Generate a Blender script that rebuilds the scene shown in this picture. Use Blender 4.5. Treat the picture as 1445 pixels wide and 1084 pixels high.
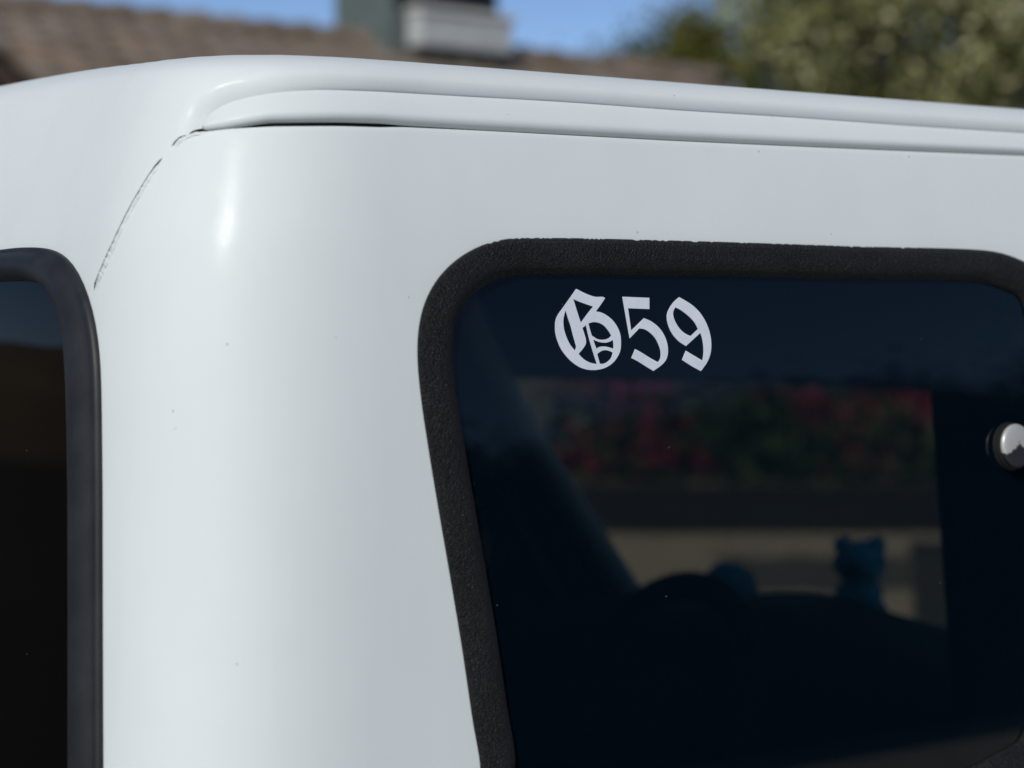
import bpy, bmesh, math, random
import numpy as np
from mathutils import Vector, Matrix
from mathutils.geometry import tessellate_polygon
random.seed(7); rng=np.random.default_rng(11)
scene=bpy.context.scene
for o in list(bpy.data.objects): bpy.data.objects.remove(o)
C=scene.collection
# ------------------------------------------------------------ camera
cam_data=bpy.data.cameras.new('camera'); cam=bpy.data.objects.new('camera',cam_data); C.objects.link(cam)
scene.camera=cam
CAM_LOC=Vector((-0.641,-1.307,1.45))
YAW,PITCH=math.radians(54.96),math.radians(-2.14)
cam.location=CAM_LOC
cam.rotation_euler=(math.radians(90)+PITCH,0,YAW-math.radians(90))
cam_data.sensor_width=36; cam_data.lens=74.74
cam_data.clip_start=.05; cam_data.clip_end=2000
cam_data.dof.use_dof=True; cam_data.dof.focus_distance=1.68; cam_data.dof.aperture_fstop=4.2
# ------------------------------------------------------------ world, sun, exposure
SUN=Vector((-.64,-.45,.625)).normalized()
sun_el=math.asin(SUN.z); sun_az=math.atan2(SUN.x,SUN.y)
world=bpy.data.worlds.new('World'); scene.world=world; world.use_nodes=True
wn=world.node_tree.nodes; wl=world.node_tree.links
bg=wn['Background']; sky=wn.new('ShaderNodeTexSky'); sky.sky_type='NISHITA'
sky.sun_disc=False; sky.sun_elevation=sun_el; sky.sun_rotation=sun_az
sky.altitude=2500; sky.air_density=.75; sky.dust_density=.2; sky.ozone_density=3.0
wl.new(sky.outputs[0],bg.inputs[0]); bg.inputs[1].default_value=.11
sl=bpy.data.lights.new('sun','SUN'); sl.energy=3.2; sl.angle=math.radians(.55); sl.color=(1,.965,.89)
so=bpy.data.objects.new('sun',sl); C.objects.link(so); so.location=(-8,-6,9)
so.rotation_euler=SUN.to_track_quat('Z','Y').to_euler()
scene.view_settings.view_transform='Standard'; scene.view_settings.look='None'
scene.view_settings.exposure=-0.10; scene.view_settings.gamma=1; scene.view_settings.use_curve_mapping=False
# ------------------------------------------------------------ body skin
W=1.44; LARC=.176; LE=.265       # cabin width; corner length; length over which the corner eases into the flats
def _corner_tab():
    u=np.linspace(-.5,.5,2001); t=u+.5
    th=math.pi/2*(.35*t+.65*t*t*t*(t*(6*t-15)+10)); x=np.sin(th); y=-np.cos(th); d=(u[1]-u[0])*LE
    X=np.r_[0,np.cumsum((x[1:]+x[:-1])/2)*d]; Y=np.r_[0,np.cumsum((y[1:]+y[:-1])/2)*d]
    return u*LE,X,Y-Y[-1]
_CU,_CX,_CY=_corner_tab(); EX=float(_CX[-1])
# body section profile: parameter v, height z, inset of side wall, inset of rear wall
PROF=[(0.90,0.90,-.052,-.040),(1.00,1.00,-.043,-.032),(1.10,1.10,-.034,-.024),(1.20,1.20,-.0235,-.016),(1.30,1.30,-.0125,-.008),(1.40,1.40,0,0),
(1.46,1.46,.0092,.0075),(1.50,1.50,.0172,.0150),(1.53,1.53,.0252,.0230),(1.56,1.56,.0346,.0330),(1.583,1.583,.0428,.0425),
(1.600,1.601,.0500,.0515),(1.613,1.614,.0570,.0600),(1.626,1.6245,.0652,.071),(1.640,1.632,.078,.088),(1.660,1.637,.098,.113),(1.70,1.6405,.14,.155),(1.78,1.648,.215,.225),(1.9,1.656,.33,.335),(2.05,1.664,.47,.472),(2.23,1.669,.608,.608)]
_P=np.array(PROF)
def _hermite_tab():
    v=_P[:,0]; n=len(v); m=np.zeros((n,3))
    for k in range(3):
        y=_P[:,k+1]; d=np.diff(y)/np.diff(v)
        m[0,k]=d[0]; m[-1,k]=d[-1]
        for i in range(1,n-1):
            h0=v[i]-v[i-1]; h1=v[i+1]-v[i]
            m[i,k]=0 if d[i-1]*d[i]<=0 else (h0+h1)*3/((2*h1+h0)/d[i-1]+(h1+2*h0)/d[i])
    return m
_M=_hermite_tab()
def prof(v):
    v=np.clip(np.asarray(v,float),_P[0,0],_P[-1,0]-1e-9)
    i=np.clip(np.searchsorted(_P[:,0],v,side='right')-1,0,len(_P)-2)
    h=_P[i+1,0]-_P[i,0]; t=(v-_P[i,0])/h
    out=[]
    for k in range(3):
        y0=_P[i,k+1]; y1=_P[i+1,k+1]; m0=_M[i,k]*h; m1=_M[i+1,k]*h
        out.append((2*t**3-3*t*t+1)*y0+(t**3-2*t*t+t)*m0+(-2*t**3+3*t*t)*y1+(t**3-t*t)*m1)
    return out
CRS=np.linspace(-.60,.16,20); CRZ=np.array([0.0169, 0.0169, 0.0167, 0.0164, 0.016, 0.0155, 0.0149, 0.0142, 0.0133, 0.0121, 0.0103, 0.0083, 0.0062, 0.0043, 0.0028, 0.0016, 0.0008, 0.0007, 0.0011, 0.0016])
def crown(s):
    # rise of the roof edge along the rear and round the corner
    t=np.clip((np.asarray(s)-CRS[0])/(CRS[1]-CRS[0]),0,len(CRS)-1.0001); i=t.astype(int); f=t-i; f=f*f*(3-2*f)*.5+f*.5
    return CRZ[i]*(1-f)+CRZ[np.minimum(i+1,len(CRS)-1)]*f
def surf(s,v):
    """outer skin of the right rear half: s runs round the plan (0 = middle of the corner, + forwards along the side, - along the rear)"""
    s=np.asarray(s,float); v=np.asarray(v,float)
    z,os_,or_=prof(v)
    k=np.cos(np.clip(s/np.where(s<0,LARC*1.5,LARC*.95),-1,1)*math.pi/2)**2
    f=1-.14*k*(lambda t:t*t*(3-2*t))(np.clip((z-1.51)/.12,0,1))*np.clip((v-2.2)/-.5,0,1)
    os_=os_*f; or_=or_*f
    x=np.interp(s,_CU,_CX)+np.clip(s-LE/2,0,None); y=np.interp(s,_CU,_CY)+np.clip(-LE/2-s,0,None)
    os_=os_*np.clip((W/2-y)/(W/2-EX),0,1)      # the rear edge narrows towards the middle as the roof closes
    z=z+crown(s)*np.clip((v-1.50)/.16,0,1)**2*np.clip((2.23-v)/.4,0,1)
    return np.stack([x+or_, y+os_, z],-1)
def normal(s,v,e=1e-3):
    a=surf(np.asarray(s)+e,v)-surf(np.asarray(s)-e,v); b=surf(s,np.asarray(v)+e)-surf(s,np.asarray(v)-e)
    n=np.cross(a,b); return n/np.linalg.norm(n,axis=-1,keepdims=True)
# outlines on the body skin, metres: (distance round the plan from the corner, profile height)
WIN_IN=[[0.1969, 1.4212], [0.2001, 1.4422], [0.2105, 1.4559], [0.2275, 1.4667], [0.2468, 1.4722], [0.2859, 1.4738], [0.3786, 1.474], [0.489, 1.4734], [0.6005, 1.4724], [0.7604, 1.471], [0.7825, 1.4675], [0.801, 1.4622], [0.8187, 1.4551]]
WIN_INL=[[0.199, 1.395], [0.2052, 1.3568], [0.2143, 1.3091], [0.2245, 1.2608], [0.236, 1.2051], [0.2455, 1.1531], [0.2535, 1.1074]]
WIN_INR=[[0.7361, 1.0481], [0.7719, 1.0565], [0.8058, 1.0667]]
REAR_IN=[[-0.3139, 1.4603], [-0.2637, 1.4595], [-0.231, 1.4566], [-0.2015, 1.45], [-0.185, 1.4418], [-0.1752, 1.43], [-0.1661, 1.4093], [-0.16, 1.3787], [-0.1559, 1.3446], [-0.1504, 1.2772], [-0.1407, 1.1124]]
REAR_OUT=[[-0.3141, 1.4938], [-0.2683, 1.4951], [-0.2183, 1.4937], [-0.1897, 1.4902], [-0.1651, 1.4838], [-0.1449, 1.4738], [-0.1281, 1.4647], [-0.1162, 1.4531], [-0.1064, 1.4344], [-0.1013, 1.4103], [-0.0976, 1.3593], [-0.0944, 1.282], [-0.0866, 1.1218]]
SEAM=[[-0.1178, 1.4646], [-0.1111, 1.4734], [-0.094, 1.4967], [-0.0829, 1.5131], [-0.0727, 1.5274], [-0.0631, 1.5401], [-0.0553, 1.5502], [-0.0505, 1.5548], [-0.0447, 1.5608], [-0.0399, 1.567], [-0.0361, 1.5705], [-0.0303, 1.5729], [-0.0228, 1.5746], [-0.0143, 1.5757], [-0.0009, 1.5771], [0.0135, 1.5788], [0.0324, 1.5809], [0.0573, 1.5817], [0.0837, 1.5827], [0.13, 1.5835], [0.2063, 1.5839], [0.2872, 1.5841], [0.3951, 1.5844], [0.5112, 1.5854], [0.6366, 1.5867], [0.8156, 1.5889]]
M_TOP=[[-0.0196, 1.5834], [-0.0191, 1.5864], [-0.0116, 1.5918], [-0.0016, 1.5972], [0.0101, 1.6008], [0.0236, 1.6041], [0.04, 1.607], [0.0614, 1.6091], [0.0784, 1.61], [0.1741, 1.6113], [0.2817, 1.6126], [0.3992, 1.6121], [0.5262, 1.6127], [0.6644, 1.6123], [0.817, 1.6129]]
M_BOT=[[-0.0157, 1.5759], [-0.0002, 1.5769], [0.0138, 1.5787], [0.0323, 1.5811], [0.0567, 1.5823], [0.0828, 1.5831], [0.1289, 1.5834], [0.2051, 1.5838], [0.2859, 1.584], [0.3936, 1.5843], [0.5096, 1.5848], [0.6348, 1.5858], [0.8135, 1.5874]]
KNOB=(0.7956, 1.3235)
LETTERS=[[[[0.3106, 1.4631], [0.3166, 1.4607], [0.3223, 1.4587], [0.3291, 1.457], [0.3369, 1.4569], [0.3389, 1.4559], [0.3343, 1.4503], [0.33, 1.4456], [0.3356, 1.4446], [0.3419, 1.4418], [0.3477, 1.4376], [0.3521, 1.4322], [0.3545, 1.4267], [0.3551, 1.4207], [0.3544, 1.4148], [0.3516, 1.4098], [0.3472, 1.4054], [0.3415, 1.4023], [0.3359, 1.4007], [0.3285, 1.4], [0.321, 1.4007], [0.3143, 1.4027], [0.3075, 1.4065], [0.302, 1.411], [0.2971, 1.4165], [0.2934, 1.4233], [0.2915, 1.4292], [0.2911, 1.4341], [0.2916, 1.439], [0.2935, 1.4429], [0.2985, 1.4488], [0.3044, 1.4557]], [[0.3079, 1.4552], [0.3137, 1.4532], [0.3206, 1.4512], [0.3274, 1.4493], [0.3225, 1.4443], [0.3156, 1.4367], [0.3123, 1.4443], [0.3101, 1.4498]], [[0.3009, 1.4466], [0.3035, 1.4399], [0.3061, 1.434], [0.308, 1.4281], [0.3105, 1.4212], [0.3114, 1.4182], [0.3103, 1.4151], [0.3056, 1.4198], [0.3019, 1.4257], [0.2994, 1.4321], [0.2987, 1.438], [0.2994, 1.4429]], [[0.3171, 1.4328], [0.3208, 1.4349], [0.3234, 1.426], [0.3266, 1.4171], [0.3297, 1.4092], [0.3316, 1.4046], [0.3248, 1.4058], [0.3186, 1.4086], [0.3136, 1.4128], [0.3173, 1.4162], [0.3204, 1.4201], [0.3207, 1.4231], [0.3187, 1.429]], [[0.323, 1.4362], [0.3276, 1.4372], [0.3332, 1.4366], [0.3383, 1.4343], [0.3427, 1.4303], [0.3456, 1.4266], [0.3434, 1.4248], [0.3384, 1.4235], [0.3321, 1.4239], [0.3263, 1.4268], [0.3243, 1.4319]], [[0.3277, 1.4236], [0.3334, 1.4218], [0.3396, 1.4211], [0.344, 1.4219], [0.3472, 1.4233], [0.3479, 1.4198], [0.3478, 1.4162], [0.3434, 1.4174], [0.3378, 1.4182], [0.3334, 1.4177], [0.3311, 1.4163], [0.3293, 1.42]], [[0.3317, 1.4123], [0.3347, 1.4142], [0.339, 1.4153], [0.3434, 1.4147], [0.3472, 1.4132], [0.346, 1.4099], [0.3428, 1.4068], [0.3384, 1.4049], [0.3344, 1.4047], [0.3332, 1.4081]]], [[[0.3562, 1.4571], [0.3832, 1.4563], [0.3834, 1.4473], [0.3618, 1.448], [0.3652, 1.4303], [0.378, 1.4401], [0.384, 1.4381], [0.3906, 1.4345], [0.3964, 1.4294], [0.4004, 1.4233], [0.4023, 1.4172], [0.4023, 1.4112], [0.4003, 1.4066], [0.3958, 1.4027], [0.3876, 1.3983], [0.3802, 1.4019], [0.3726, 1.4058], [0.3656, 1.4088], [0.3693, 1.4158], [0.3751, 1.4132], [0.3841, 1.4087], [0.3925, 1.405], [0.3948, 1.4082], [0.3952, 1.4133], [0.3932, 1.4188], [0.3893, 1.4244], [0.3835, 1.429], [0.3783, 1.4314], [0.3732, 1.432], [0.3639, 1.4244], [0.3603, 1.4397]]], [[[0.4137, 1.4569], [0.4206, 1.454], [0.4279, 1.4502], [0.4347, 1.4451], [0.4407, 1.4384], [0.4448, 1.4311], [0.4471, 1.4239], [0.4476, 1.4167], [0.4465, 1.4106], [0.4433, 1.4045], [0.4365, 1.3973], [0.4273, 1.4013], [0.4171, 1.4065], [0.421, 1.4138], [0.4273, 1.4108], [0.4384, 1.4056], [0.4396, 1.4117], [0.4394, 1.4178], [0.4381, 1.424], [0.4362, 1.4281], [0.4211, 1.4176], [0.4141, 1.4212], [0.4076, 1.4268], [0.4036, 1.4329], [0.4015, 1.4396], [0.4019, 1.4441], [0.4048, 1.4492], [0.4087, 1.4533]], [[0.4098, 1.4487], [0.4147, 1.4469], [0.4207, 1.4436], [0.426, 1.44], [0.4307, 1.4358], [0.4338, 1.4312], [0.4261, 1.4255], [0.4207, 1.4274], [0.4154, 1.4308], [0.4108, 1.4359], [0.4081, 1.4411], [0.4078, 1.4451]]]]
# ------------------------------------------------------------ helpers
def link(name,me,mat=None,parent=None,loc=None):
    o=bpy.data.objects.new(name,me); C.objects.link(o)
    if mat is not None and me is not None:
        for m in (mat if isinstance(mat,(list,tuple)) else [mat]): me.materials.append(m)
    if loc is not None: o.location=loc
    if parent is not None:
        o.parent=parent
        if parent.type=='EMPTY': o.matrix_parent_inverse=Matrix.Translation(-Vector(parent.location))   # meshes are written in place
    return o
def tag(o,label=None,cat=None,group=None,kind=None):
    if label: o['label']=label
    if cat: o['category']=cat
    if group: o['group']=group
    if kind: o['kind']=kind
    return o
def empty(name,loc,label,cat,group=None):
    o=bpy.data.objects.new(name,None); C.objects.link(o); o.location=loc; o.empty_display_size=.1
    return tag(o,label,cat,group)
def mesh(name,verts,faces,smooth=True,sharp=None):
    me=bpy.data.meshes.new(name)
    verts=np.asarray(verts,float)
    me.from_pydata([tuple(p) for p in verts.tolist()],[],faces if isinstance(faces,list) else faces.tolist())
    me.polygons.foreach_set('use_smooth',[smooth]*len(me.polygons))
    if sharp: me.set_sharp_from_angle(angle=math.radians(sharp))
    me.update(); return me
def grid_faces(nu,nv,wrap_u=False,flip=False):
    i=np.arange(nu if wrap_u else nu-1); j=np.arange(nv-1)
    I,J=np.meshgrid(i,j,indexing='ij'); I=I.ravel(); J=J.ravel(); I2=(I+1)%nu
    f=np.stack([I*nv+J,I2*nv+J,I2*nv+J+1,I*nv+J+1],-1)
    return f[:,::-1] if flip else f
def inside(px,py,poly):
    poly=np.asarray(poly); r=np.zeros(px.shape,bool); n=len(poly); j=n-1
    for i in range(n):
        xi,yi=poly[i]; xj,yj=poly[j]
        if yi!=yj:
            c=((yi>py)!=(yj>py))&(px<(xj-xi)*(py-yi)/(yj-yi)+xi)
            r^=c
        j=i
    return r
def smoothstep(a,b,x):
    t=np.clip((x-a)/(b-a),0,1); return t*t*(3-2*t)
def catmull(P,closed=False,n=8):
    P=np.asarray(P,float); out=[]; N=len(P)
    for i in range(N if closed else N-1):
        p0=P[(i-1)%N] if closed or i>0 else 2*P[0]-P[1]
        p1=P[i]; p2=P[(i+1)%N]
        p3=P[(i+2)%N] if closed or i+2<N else 2*P[-1]-P[-2]
        # centripetal parametrisation
        t0=0; t1=t0+max(np.linalg.norm(p1-p0),1e-9)**.5; t2=t1+max(np.linalg.norm(p2-p1),1e-9)**.5; t3=t2+max(np.linalg.norm(p3-p2),1e-9)**.5
        for k in range(n):
            t=t1+(t2-t1)*k/n
            a1=(t1-t)/(t1-t0)*p0+(t-t0)/(t1-t0)*p1; a2=(t2-t)/(t2-t1)*p1+(t-t1)/(t2-t1)*p2; a3=(t3-t)/(t3-t2)*p2+(t-t2)/(t3-t2)*p3
            b1=(t2-t)/(t2-t0)*a1+(t-t0)/(t2-t0)*a2; b2=(t3-t)/(t3-t1)*a2+(t-t1)/(t3-t1)*a3
            out.append((t2-t)/(t2-t1)*b1+(t-t1)/(t2-t1)*b2)
    if not closed: out.append(P[-1])
    return np.array(out)
def resample(P,n,closed=True):
    P=np.asarray(P); Q=np.vstack([P,P[:1]]) if closed else P
    L=np.r_[0,np.cumsum(np.linalg.norm(np.diff(Q,axis=0),axis=1))]
    t=np.linspace(0,L[-1],n,endpoint=not closed)
    return np.stack([np.interp(t,L,Q[:,k]) for k in range(Q.shape[1])],-1)
def relax(P,it=10,closed=True):
    for _ in range(it):
        if closed: P=.5*P+.25*(np.roll(P,1,0)+np.roll(P,-1,0))
        else: P[1:-1]=.5*P[1:-1]+.25*(P[:-2]+P[2:])
    return P
class MB:
    """collects simple solids, builds ONE mesh object"""
    def __init__(s): s.v=[]; s.f=[]
    def add(s,v,f):
        b=len(s.v); s.v+= [tuple(map(float,p)) for p in v]; s.f+=[[b+int(k) for k in q] for q in f]; return s
    def box(s,c,d,M=None):
        c=Vector(c); d=Vector(d)/2
        P=[Vector((x*d.x,y*d.y,z*d.z)) for x in(-1,1) for y in(-1,1) for z in(-1,1)]
        if M is not None: P=[M@p for p in P]
        return s.add([p+c for p in P],[(0,1,3,2),(4,6,7,5),(0,4,5,1),(2,3,7,6),(0,2,6,4),(1,5,7,3)])
    def rbox(s,c,d,r=.02,seg=3,M=None,pw=None):
        bm=bmesh.new(); bmesh.ops.create_cube(bm,size=1)
        for v in bm.verts: v.co=Vector((v.co.x*d[0],v.co.y*d[1],v.co.z*d[2]))
        bmesh.ops.bevel(bm,geom=bm.edges[:]+bm.verts[:],offset=r,segments=seg,profile=.5,affect='EDGES')
        bm.verts.index_update()
        P=[v.co.copy() for v in bm.verts]
        if pw: P=[pw(p) for p in P]
        if M is not None: P=[M@p for p in P]
        s.add([p+Vector(c) for p in P],[[v.index for v in f.verts] for f in bm.faces]); bm.free(); return s
    def tube(s,pts,rad,n=10,cap=True):
        pts=[Vector(p) for p in pts]; rad=rad if isinstance(rad,(list,tuple,np.ndarray)) else [rad]*len(pts)
        rings=[]; up=Vector((0,0,1))
        for i,p in enumerate(pts):
            t=(pts[min(i+1,len(pts)-1)]-pts[max(i-1,0)]).normalized()
            a=t.cross(up)
            if a.length<1e-3: a=t.cross(Vector((1,0,0)))
            a.normalize(); b=a.cross(t)
            rings.append([p+(a*math.cos(2*math.pi*k/n)+b*math.sin(2*math.pi*k/n))*rad[i] for k in range(n)])
        f=[]
        for i in range(len(pts)-1):
            for k in range(n): f.append((i*n+k,i*n+(k+1)%n,(i+1)*n+(k+1)%n,(i+1)*n+k))
        if cap: f.append(tuple(range(n))[::-1]); f.append(tuple((len(pts)-1)*n+k for k in range(n)))
        return s.add([q for r in rings for q in r],[tuple(reversed(q)) for q in f])
    def ell(s,c,r,nu=20,nv=12,M=None):
        V=[];F=[]
        for i in range(nv+1):
            th=math.pi*i/nv
            for k in range(nu):
                ph=2*math.pi*k/nu; p=Vector((r[0]*math.sin(th)*math.cos(ph),r[1]*math.sin(th)*math.sin(ph),r[2]*math.cos(th)))
                if M is not None: p=M@p
                V.append(p+Vector(c))
        for i in range(nv):
            for k in range(nu): F.append((i*nu+k,(i+1)*nu+k,(i+1)*nu+(k+1)%nu,i*nu+(k+1)%nu))
        return s.add(V,F)
    def build(s,name,mat,parent=None,smooth=False,sharp=None):
        return link(name,mesh(name,s.v,s.f,smooth,sharp),mat,parent)
# ------------------------------------------------------------ materials
def mat(name,base=(.5,.5,.5),rough=.5,spec=.5,metal=0,**k):
    m=bpy.data.materials.new(name); m.use_nodes=True; p=m.node_tree.nodes['Principled BSDF']
    p.inputs['Base Color'].default_value=(*base,1); p.inputs['Roughness'].default_value=rough
    p.inputs['Specular IOR Level'].default_value=spec; p.inputs['Metallic'].default_value=metal
    return m
class N:
    def __init__(s,m): s.t=m.node_tree; s.p=s.t.nodes.get('Principled BSDF')
    def n(s,ty,**k):
        a=s.t.nodes.new('ShaderNode'+ty)
        for key,val in k.items():
            if key.startswith('i_'):
                a.inputs[key[2:].replace('_',' ')].default_value=val
            else: setattr(a,key,val)
        return a
    def l(s,a,b): s.t.links.new(a,b)
    def coord(s,scale=(1,1,1),kind='Object',rot=(0,0,0)):
        c=s.n('TexCoord'); mp=s.n('Mapping'); mp.inputs['Scale'].default_value=scale; mp.inputs['Rotation'].default_value=rot
        s.l(c.outputs[kind],mp.inputs[0]); return mp.outputs[0]
    def noise(s,vec,scale,detail=3,rough=.5,dist=0):
        a=s.n('TexNoise'); s.l(vec,a.inputs['Vector']); a.inputs['Scale'].default_value=scale; a.inputs['Detail'].default_value=detail
        a.inputs['Roughness'].default_value=rough; a.inputs['Distortion'].default_value=dist; return a
    def ramp(s,fac,stops):
        r=s.n('ValToRGB'); e=r.color_ramp.elements
        while len(e)<len(stops): e.new(.5)
        for q,(pos,col) in zip(e,stops):
            q.position=pos; q.color=(*col,1) if len(col)==3 else col
        s.l(fac,r.inputs[0]); return r.outputs[0]
    def mix(s,fac,a,b,mode='MIX'):
        m=s.n('Mix',data_type='RGBA',blend_type=mode)
        if isinstance(fac,(int,float)): m.inputs[0].default_value=fac
        else: s.l(fac,m.inputs[0])
        for k,x in ((6,a),(7,b)):
            if isinstance(x,tuple): m.inputs[k].default_value=(*x,1)
            else: s.l(x,m.inputs[k])
        return m.outputs[2]
    def math(s,op,a,b=0):
        m=s.n('Math',operation=op)
        for k,x in ((0,a),(1,b)):
            if isinstance(x,(int,float)): m.inputs[k].default_value=x
            else: s.l(x,m.inputs[k])
        return m.outputs[0]
    def bump(s,h,strength,dist,normal=None):
        b=s.n('Bump'); b.inputs['Strength'].default_value=strength; b.inputs['Distance'].default_value=dist; s.l(h,b.inputs['Height'])
        if normal is not None: s.l(normal,b.inputs['Normal'])
        return b.outputs[0]
def white_paint():
    m=mat('white_paint',(.70,.725,.73),.6,.2); g=N(m); v=g.coord()
    big=g.noise(v,9,4,.6); c=g.mix(g.ramp(big.outputs[0],[(.35,(0,0,0)),(.7,(1,1,1))]),(.672,.705,.690),(.692,.725,.710))
    # chalky water marks running down
    st=g.noise(g.coord((1,1,.06)),26,3,.6); c=g.mix(g.math('MULTIPLY',g.ramp(st.outputs[0],[(.48,(0,0,0)),(.8,(1,1,1))]),.30),c,(.63,.665,.65))
    # tiny dirt specks and chips
    vo=g.n('TexVoronoi',feature='F1'); g.l(v,vo.inputs['Vector']); vo.inputs['Scale'].default_value=95
    rnd=g.n('SeparateColor'); g.l(vo.outputs['Color'],rnd.inputs[0])
    sp=g.math('MULTIPLY',g.math('LESS_THAN',vo.outputs['Distance'],g.math('MULTIPLY',rnd.outputs[1],.085)),g.math('GREATER_THAN',rnd.outputs[0],.93))
    c=g.mix(g.math('MULTIPLY',sp,.65),c,(.16,.15,.14)); g.l(c,g.p.inputs['Base Color'])
    r=g.noise(v,40,4,.7); sc=g.noise(g.coord((1,1,.02),rot=(.2,.9,.6)),1500,2,.5); sd=g.noise(g.coord((1,.02,1),rot=(.9,.3,.5)),1300,2,.5)
    g.p.inputs['Roughness'].default_value=.6; g.p.inputs['Specular IOR Level'].default_value=.22
    g.p.inputs['Coat Weight'].default_value=.085; g.p.inputs['Coat IOR'].default_value=1.5
    g.l(g.math('ADD',g.math('MULTIPLY',g.ramp(r.outputs[0],[(.35,(0,0,0)),(.65,(1,1,1))]),.14),.10),g.p.inputs['Coat Roughness'])
    hp=g.noise(v,420,2,.5); b1=g.bump(hp.outputs[0],.06,.0006)
    b2=g.bump(g.math('ADD',sc.outputs[0],sd.outputs[0]),.16,.0004); g.l(b2,g.p.inputs['Coat Normal'])
    lo=g.noise(v,7,2,.5); b3=g.bump(lo.outputs[0],.25,.004,b1); g.l(b3,g.p.inputs['Normal'])
    return m
def rubber(name,base,rough,leather):
    m=mat(name,base,rough,.32 if leather else .3); g=N(m); v=g.coord((1,1,1.9))
    n=g.noise(v,200 if leather else 330,4,.62,.6); vo=g.n('TexVoronoi',feature='DISTANCE_TO_EDGE'); g.l(v,vo.inputs['Vector']); vo.inputs['Scale'].default_value=320 if leather else 430
    h=g.math('ADD',n.outputs[0],g.math('MULTIPLY',vo.outputs['Distance'],.8 if leather else .2))
    g.l(g.bump(h,.95 if leather else .25,.0032 if leather else .0005),g.p.inputs['Normal'])
    d=g.noise(g.coord(),22,4,.65); c=g.mix(g.ramp(d.outputs[0],[(.4,(0,0,0)),(.75,(1,1,1))]),base,tuple(x*1.5+.004 for x in base))
    w=g.noise(g.coord(),700,2,.5); c=g.mix(g.ramp(w.outputs[0],[(.72,(0,0,0)),(.76,(.35,.35,.35))]),c,(.2,.19,.17))
    g.l(c,g.p.inputs['Base Color']); return m
def glass(name,tint,ior=1.45,dust=0.,veil=None):
    m=bpy.data.materials.new(name); m.use_nodes=True; t=m.node_tree; t.nodes.remove(t.nodes['Principled BSDF']); g=N(m)
    out=t.nodes['Material Output']; tr=g.n('BsdfTransparent'); tr.inputs[0].default_value=(*tint,1)
    gl=g.n('BsdfGlossy'); gl.inputs['Roughness'].default_value=.012; gl.inputs[0].default_value=(1,1,1,1)
    fr=g.n('Fresnel'); ge=g.n('NewGeometry'); g.l(g.math('ADD',g.math('MULTIPLY',ge.outputs['Backfacing'],1/ior-ior),ior),fr.inputs[0])   # the same sheet from either side
    mx=g.n('MixShader'); g.l(fr.outputs[0],mx.inputs[0]); g.l(tr.outputs[0],mx.inputs[1]); g.l(gl.outputs[0],mx.inputs[2]); last=mx.outputs[0]
    if dust:
        v=g.coord(); vo=g.n('TexVoronoi'); g.l(v,vo.inputs['Vector']); vo.inputs['Scale'].default_value=75
        rn=g.n('SeparateColor'); g.l(vo.outputs['Color'],rn.inputs[0])
        f=g.math('MULTIPLY',g.math('LESS_THAN',vo.outputs['Distance'],g.math('MULTIPLY',rn.outputs[1],.05)),g.math('GREATER_THAN',rn.outputs[0],.82))
        f=g.math('MULTIPLY',f,dust)
        df=g.n('BsdfDiffuse'); df.inputs[0].default_value=(.5,.48,.44,1)
        m2=g.n('MixShader'); g.l(f,m2.inputs[0]); g.l(last,m2.inputs[1]); g.l(df.outputs[0],m2.inputs[2]); last=m2.outputs[0]
    if veil:  # diffuse share paints a faint veil of scattered light over the glass
        fd=g.n('BsdfDiffuse'); fd.inputs[0].default_value=(*veil[1],1); m3=g.n('MixShader'); m3.inputs[0].default_value=veil[0]; g.l(last,m3.inputs[1]); g.l(fd.outputs[0],m3.inputs[2]); last=m3.outputs[0]
    g.l(last,out.inputs[0]); return m
def island(name,stops,rough=.7,spec=.3,trans=None):
    m=mat(name,(.1,.1,.1),rough,spec); g=N(m); ge=g.n('NewGeometry')
    c=g.ramp(ge.outputs['Random Per Island'],stops); g.l(c,g.p.inputs['Base Color'])
    if trans: g.p.inputs['Subsurface Weight'].default_value=0
    return m
def noisy(name,a,b,scale,rough=.8,bump=0,bscale=None,spec=.3):
    m=mat(name,a,rough,spec); g=N(m); v=g.coord(); n=g.noise(v,scale,5,.65)
    g.l(g.mix(g.ramp(n.outputs[0],[(.35,(0,0,0)),(.68,(1,1,1))]),a,b),g.p.inputs['Base Color'])
    if bump: g.l(g.bump(g.noise(v,bscale or scale*4,4,.6).outputs[0],.6,bump),g.p.inputs['Normal'])
    return m
M_PAINT=white_paint()
M_SEAL=rubber('textured_rubber',(.0040,.0042,.0041),.55,True)
M_SEALR=rubber('smooth_rubber',(.0135,.0142,.0155),.50,False)
M_TINT=glass('tinted_glass',(.225,.208,.178),1.38,.25,(.011,(.08,.33,.60))); M_TINTL=glass('far_tinted_glass',(.03,.035,.038),1.38)
M_TINTR=glass('dark_tinted_glass',(.030,.029,.025),1.18,.6,(.006,(.35,.28,.18)))
M_CLEAR=glass('clear_glass',(.80,.84,.83),1.4,0)
M_DARK=noisy('charcoal_lining',(.006,.009,.011),(.010,.014,.016),40,.9)
M_TRIM=noisy('grey_green_trim',(.52,.64,.64),(.56,.68,.68),60,.8)
M_BLACK=noisy('black_plastic',(.004,.005,.006),(.008,.009,.010),120,.75,.0003,900)
M_SEAT=noisy('charcoal_seat_fabric',(.005,.006,.007),(.009,.010,.011),90,.95,.001,900)
M_GAP=mat('gap_shade',(.006,.006,.006),.9,.1)
M_SEALANT=noisy('cracked_seam_sealant',(.62,.63,.62),(.74,.75,.745),160,.7,.0015,500)
M_DECAL=noisy('white_vinyl',(.64,.68,.73),(.72,.75,.80),60,.45,.0003,200)
M_TYRE=mat('tyre_rubber',(.02,.02,.02),.85,.2); M_RIM=mat('steel_rim',(.5,.5,.5),.35,.5,.9)
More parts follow.
